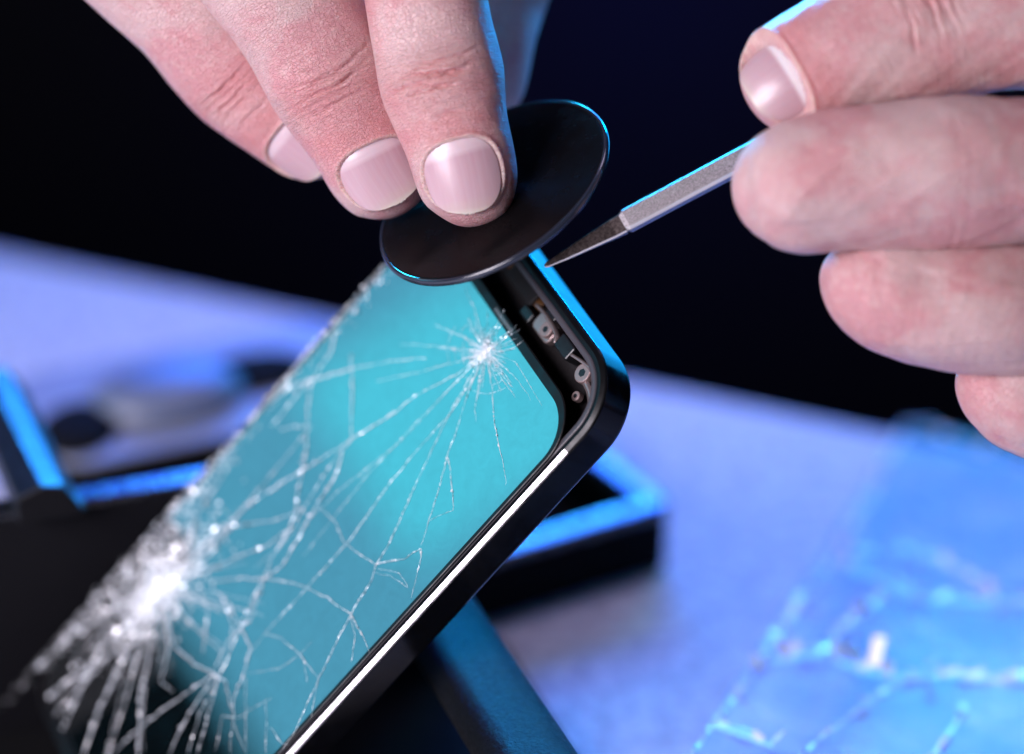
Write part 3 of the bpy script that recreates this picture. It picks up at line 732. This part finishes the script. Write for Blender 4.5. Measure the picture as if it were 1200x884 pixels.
# ------------------------------------------------------------------ low open tray behind the phone
cz = 1.5
c0 = onz(790, 590, cz); c1 = onz(610, 644, cz); c2 = onz(700, 520, cz)
ux = nrm((c1-c0)*[1, 1, 0]); uy = np.array([ux[1], -ux[0], 0]); 
if np.dot(uy, c2-c0) < 0: uy = -uy
LX, LY = 8.2, 7.5
mid = c0+ux*LX/2+uy*LY/2; ang = math.atan2(ux[1], ux[0])
tray = empty('open_tray', (mid[0], mid[1], 0)); tray.rotation_euler = (0, 0, ang)
tag(tray, 'low open black tray with a glossy blue-lit rim behind the phone', 'tray')
V_, F_ = ring(-LX/2, LX/2, -LY/2, LY/2, .35, [(.02, .05), (.0, .12), (0, 1.22), (.10, 1.30), (.45, 1.30), (.5, 1.2), (.5, .1), (.4, .05)], 8); mk('wall', V_, F_, M['matt'], tray)
V_, F_ = ring(-LX/2, LX/2, -LY/2, LY/2, .35, [(-.03, 1.30), (-.03, 1.42), (-.005, 1.475), (.06, 1.50), (.09, 1.502), (.25, 1.51), (.42, 1.502), (.46, 1.49), (.52, 1.44), (.53, 1.31), (.3, 1.303), (.1, 1.303)], 10); mk('rim', V_, F_, M['gloss'], tray)
V_, F_ = slab(rrect(-LX/2+.4, LX/2-.4, -LY/2+.4, LY/2-.4, .2, 6), .0, .15); mk('floor_panel', V_, F_, M['matt'], tray, smooth=False)

# ------------------------------------------------------------------ phone stand: box with rim, base, leg
bzh = 5.0
q0 = onz(0, 606, bzh); q1 = onz(245, 566, bzh); sx = nrm((q1-q0)*[1, 1, 0]); sy = np.array([-sx[1], sx[0], 0])
x_left, x_right = -3.2, 8.6
ang = math.atan2(sx[1], sx[0])
stand = empty('phone_stand', (q0[0], q0[1], 0)); stand.rotation_euler = (0, 0, ang)
tag(stand, 'black stand with box-shaped rest and rounded leg that props up the phone', 'stand')
V_, F_ = merge(box(x_left, x_right, 0.05, .6, 0.0, bzh-.12), box(x_right-.6, x_right, .6, 3.9, 0, bzh-.5), box(x_left, x_right, 3.4, 3.9, 0, bzh-2.6)); 
bevel(mk('rest', V_, F_, M['rest'], stand, smooth=False), .08, 3)
V_, F_ = box(x_left-.03, x_right+.03, 0.0, .62, bzh-.116, bzh+.03); bevel(mk('front_rim', V_, F_, M['gloss'], stand, smooth=False), .07, 4)
V_, F_ = box(x_left, 9.4, -8.5, .045, 0.0, .5); bevel(mk('base_plate', V_, F_, M['matt'], stand, smooth=False), .1, 3)
# side wall running back from the rim
a_ = onz(58, 598, bzh+.25); b_ = onz(-8, 456, bzh+.25)
sw = empty('clamp_bar', ((a_+b_)/2*[1, 1, 0]+[0, 0, bzh+.04]))
d_ = b_-a_; sw.rotation_euler = (0, 0, math.atan2(d_[1], d_[0])); Lb = np.linalg.norm(d_[:2])
tag(sw, 'short glossy bar with a blue sheen lying across the rim of the stand', 'bar')
prof = [(-.55, 0), (.62, 0), (.62, .10), (.30, .62), (-.10, .70), (-.55, .55)]
V_ = [(-Lb/2, -y, z) for y, z in prof]+[(Lb/2, -y, z) for y, z in prof]; n = len(prof)
F_ = [tuple(range(n)), tuple(range(n, 2*n))[::-1]]+[(i, n+i, n+(i+1) % n, (i+1) % n) for i in range(n)]
bevel(mk('bar_body', V_, F_, None, sw, smooth=False, mats=[M['bar'], M['rest']], mi=[1, 1]+[0]*n), .06, 3)
# rounded leg in front
L0 = P(492, 690, 49.3); L1 = P(640, 925, 45.4)
lx = nrm(L1-L0); lz = np.array([.1, 0, 1.0]); lz = nrm(lz-lx*np.dot(lx, lz)); ly = np.cross(lz, lx)
t_end = L1+lx*3.2
leg_pts = []; Vl = []; Fl = []; nseg = 60; nph = 48
LL = np.linalg.norm(t_end-L0)
for i in range(nseg+1):
    u = i/nseg; c = L0+lx*LL*u; r = .72*(1+.10*u); e = min(1, (min(u, 1-u)*LL)/.5); r *= math.sqrt(max(0.001, 1-(1-e)**2))*.999
    for k in range(nph):
        a = 2*math.pi*k/nph; ca, sa = math.cos(a), math.sin(a)
        ex_ = 2.3; s_ = (abs(ca)**ex_+abs(sa)**ex_)**(-1/ex_)
        Vl.append(c+ly*ca*s_*r+lz*sa*s_*r*.75)
Fl = [(i*nph+k, i*nph+(k+1) % nph, (i+1)*nph+(k+1) % nph, (i+1)*nph+k) for i in range(nseg) for k in range(nph)]
legm = Matrix.Translation(Vector((q0[0], q0[1], 0))) @ Matrix.Rotation(ang, 4, 'Z'); inv = legm.inverted()
Vl = [tuple(inv @ Vector(p)) for p in Vl]
mk('arm', Vl, Fl, M['rubber'], stand)
fe = inv @ Vector(t_end-lx*.7)
V_, F_ = box(fe.x-.5, fe.x+.5, fe.y-.5, fe.y+.5, 0, fe.z-.3); bevel(mk('foot', V_, F_, M['rest'], stand, smooth=False), .08, 3)
print('leg low z', t_end[2])

# ------------------------------------------------------------------ dark slab and small things on the table, left behind
sz = 2.0
g0 = onz(70, 552, sz); g1 = onz(300, 505, sz); gx = nrm((g1-g0)*[1, 1, 0]); gy = np.array([-gx[1], gx[0], 0])
GL = np.linalg.norm((g1-g0)[:2])+3.5; GD = 4.6
mid = g0+gx*GL/2+gy*GD/2
sl = empty('tablet', (mid[0], mid[1], 0)); sl.rotation_euler = (0, 0, math.atan2(gx[1], gx[0]))
tag(sl, 'flat tablet with black sides and a pale top shining blue, behind the stand', 'tablet')
V_, F_ = slab(rrect(-GL/2, GL/2, -GD/2, GD/2, .8, 8), 0.0, sz-.1); bevel(mk('case', V_, F_, M['matt'], sl, smooth=False), .15, 3)
V_, F_ = slab(rrect(-GL/2+.05, GL/2-.05, -GD/2+.05, GD/2-.05, .75, 8), sz-.097, sz); bevel(mk('top_glass', V_, F_, M['slab'], sl, smooth=False), .05, 2)
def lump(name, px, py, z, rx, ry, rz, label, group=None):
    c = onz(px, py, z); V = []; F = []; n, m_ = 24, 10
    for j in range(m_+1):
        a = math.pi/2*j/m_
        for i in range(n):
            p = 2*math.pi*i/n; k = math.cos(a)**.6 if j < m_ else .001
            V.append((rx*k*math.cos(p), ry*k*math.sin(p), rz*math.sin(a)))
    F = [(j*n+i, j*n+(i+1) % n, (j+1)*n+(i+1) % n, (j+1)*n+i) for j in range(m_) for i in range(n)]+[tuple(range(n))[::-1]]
    o = mk(name, V, F, M['matt']); o.location = Vector(c)*S; o.rotation_euler = (0, 0, group or 0); tag(o, label, 'dark lump'); return o
lump('dark_lump', 92, 505, sz, .85, 1.15, .30, 'small dark lump put in for a blurred dark patch on the left end of the blue-lit tablet', 0)  # added lumps, stand in for dark blurred patches of unknown origin
lump('dark_lump', 300, 440, sz, 1.3, .9, .30, 'small dark lump put in for a blurred dark patch beside the upper edge of the phone screen', .5)
pc = lump('rounded_case', 196, 470, sz, 1.7, 1.2, .7, 'blue-grey rounded case lying on the blue-lit tablet between two small dark lumps', .3); pc.data.materials[0] = M['case']; pc['category'] = 'case'

# ------------------------------------------------------------------ loose cracked glass sheet, right
h0 = onz(1062, 500, .35); h1 = onz(806, 890, 2.4); sxx = nrm(h1-h0)
h2 = onz(1330, 575, .35); syy = h2-h0; syy = nrm(syy-sxx*np.dot(syy, sxx)); szz = np.cross(sxx, syy)
if szz[2] < 0: szz = -szz; 
LG = np.linalg.norm(h1-h0)+3.0; WG = 8.5
gm = basis_matrix(h0, sxx, np.cross(szz, sxx), szz)
sgn = 1 if np.dot(np.cross(szz, sxx), syy) > 0 else -1
gs = empty('glass_sheet', mat=gm)
tag(gs, 'loose sheet of clear cracked protective glass lying on the table', 'glass sheet')
out = [(x, sgn*y) for x, y in rrect(0, LG, 0, WG, .25, 6)]
if sgn < 0: out = out[::-1]
V_, F_ = slab(out, 0, .06); mk('pane', V_, F_, M['sheet'], gs, smooth=False)
yy = np.cross(szz, sxx)
def gp(p):
    h = hit(p[0], p[1], h0+szz*.06, szz)-h0; return float(h @ sxx), float(h @ yy)
gc = [([(1062, 500), (1030, 560), (1000, 620), (975, 660), (930, 720), (880, 790), (806, 890)], .10),
      ([(1062, 500), (1110, 512), (1200, 548)], .10),
      ([(975, 655), (990, 662), (1030, 680), (1060, 696), (1090, 704), (1130, 706), (1170, 706), (1230, 704)], .16),
      ([(1035, 702), (1000, 725), (975, 750), (980, 775), (1010, 785), (1060, 795), (1105, 790), (1150, 795), (1220, 792)], .12),
      ([(880, 785), (905, 775), (940, 770), (975, 765)], .16), ([(1040, 640), (1080, 650), (1130, 675), (1165, 690)], .10),
      ([(1130, 830), (1110, 865), (1090, 890)], .06), ([(1060, 795), (1010, 830), (930, 890)], .05), ([(840, 850), (870, 862), (920, 880)], .10), ([(1130, 795), (1180, 800), (1230, 790)], .1)]
V_, F_ = splinters(gc, .062, .22, 3.0, gp, skip=.06, wk=2.2, bias=0, xlim=(-99, 99)); tag(mk('cracks', V_, F_, M['sheet_crack'], gs, smooth=False), kind='stuff')
# short wedge that lifts the near end
w0 = h0+sxx*(LG-1.2)+yy*sgn*3
wz = w0[2]-.15
V_, F_ = box(-.5, .5, -2.2, 2.2, 0, wz); wo = mk('foam_block', V_, F_, M['rubber'], smooth=False); wo.location = Vector((w0[0], w0[1], 0))*S
wo.rotation_euler = (0, 0, math.atan2(sxx[1], sxx[0]))
tag(wo, 'small dark foam block under the near end of the glass sheet', 'foam block')
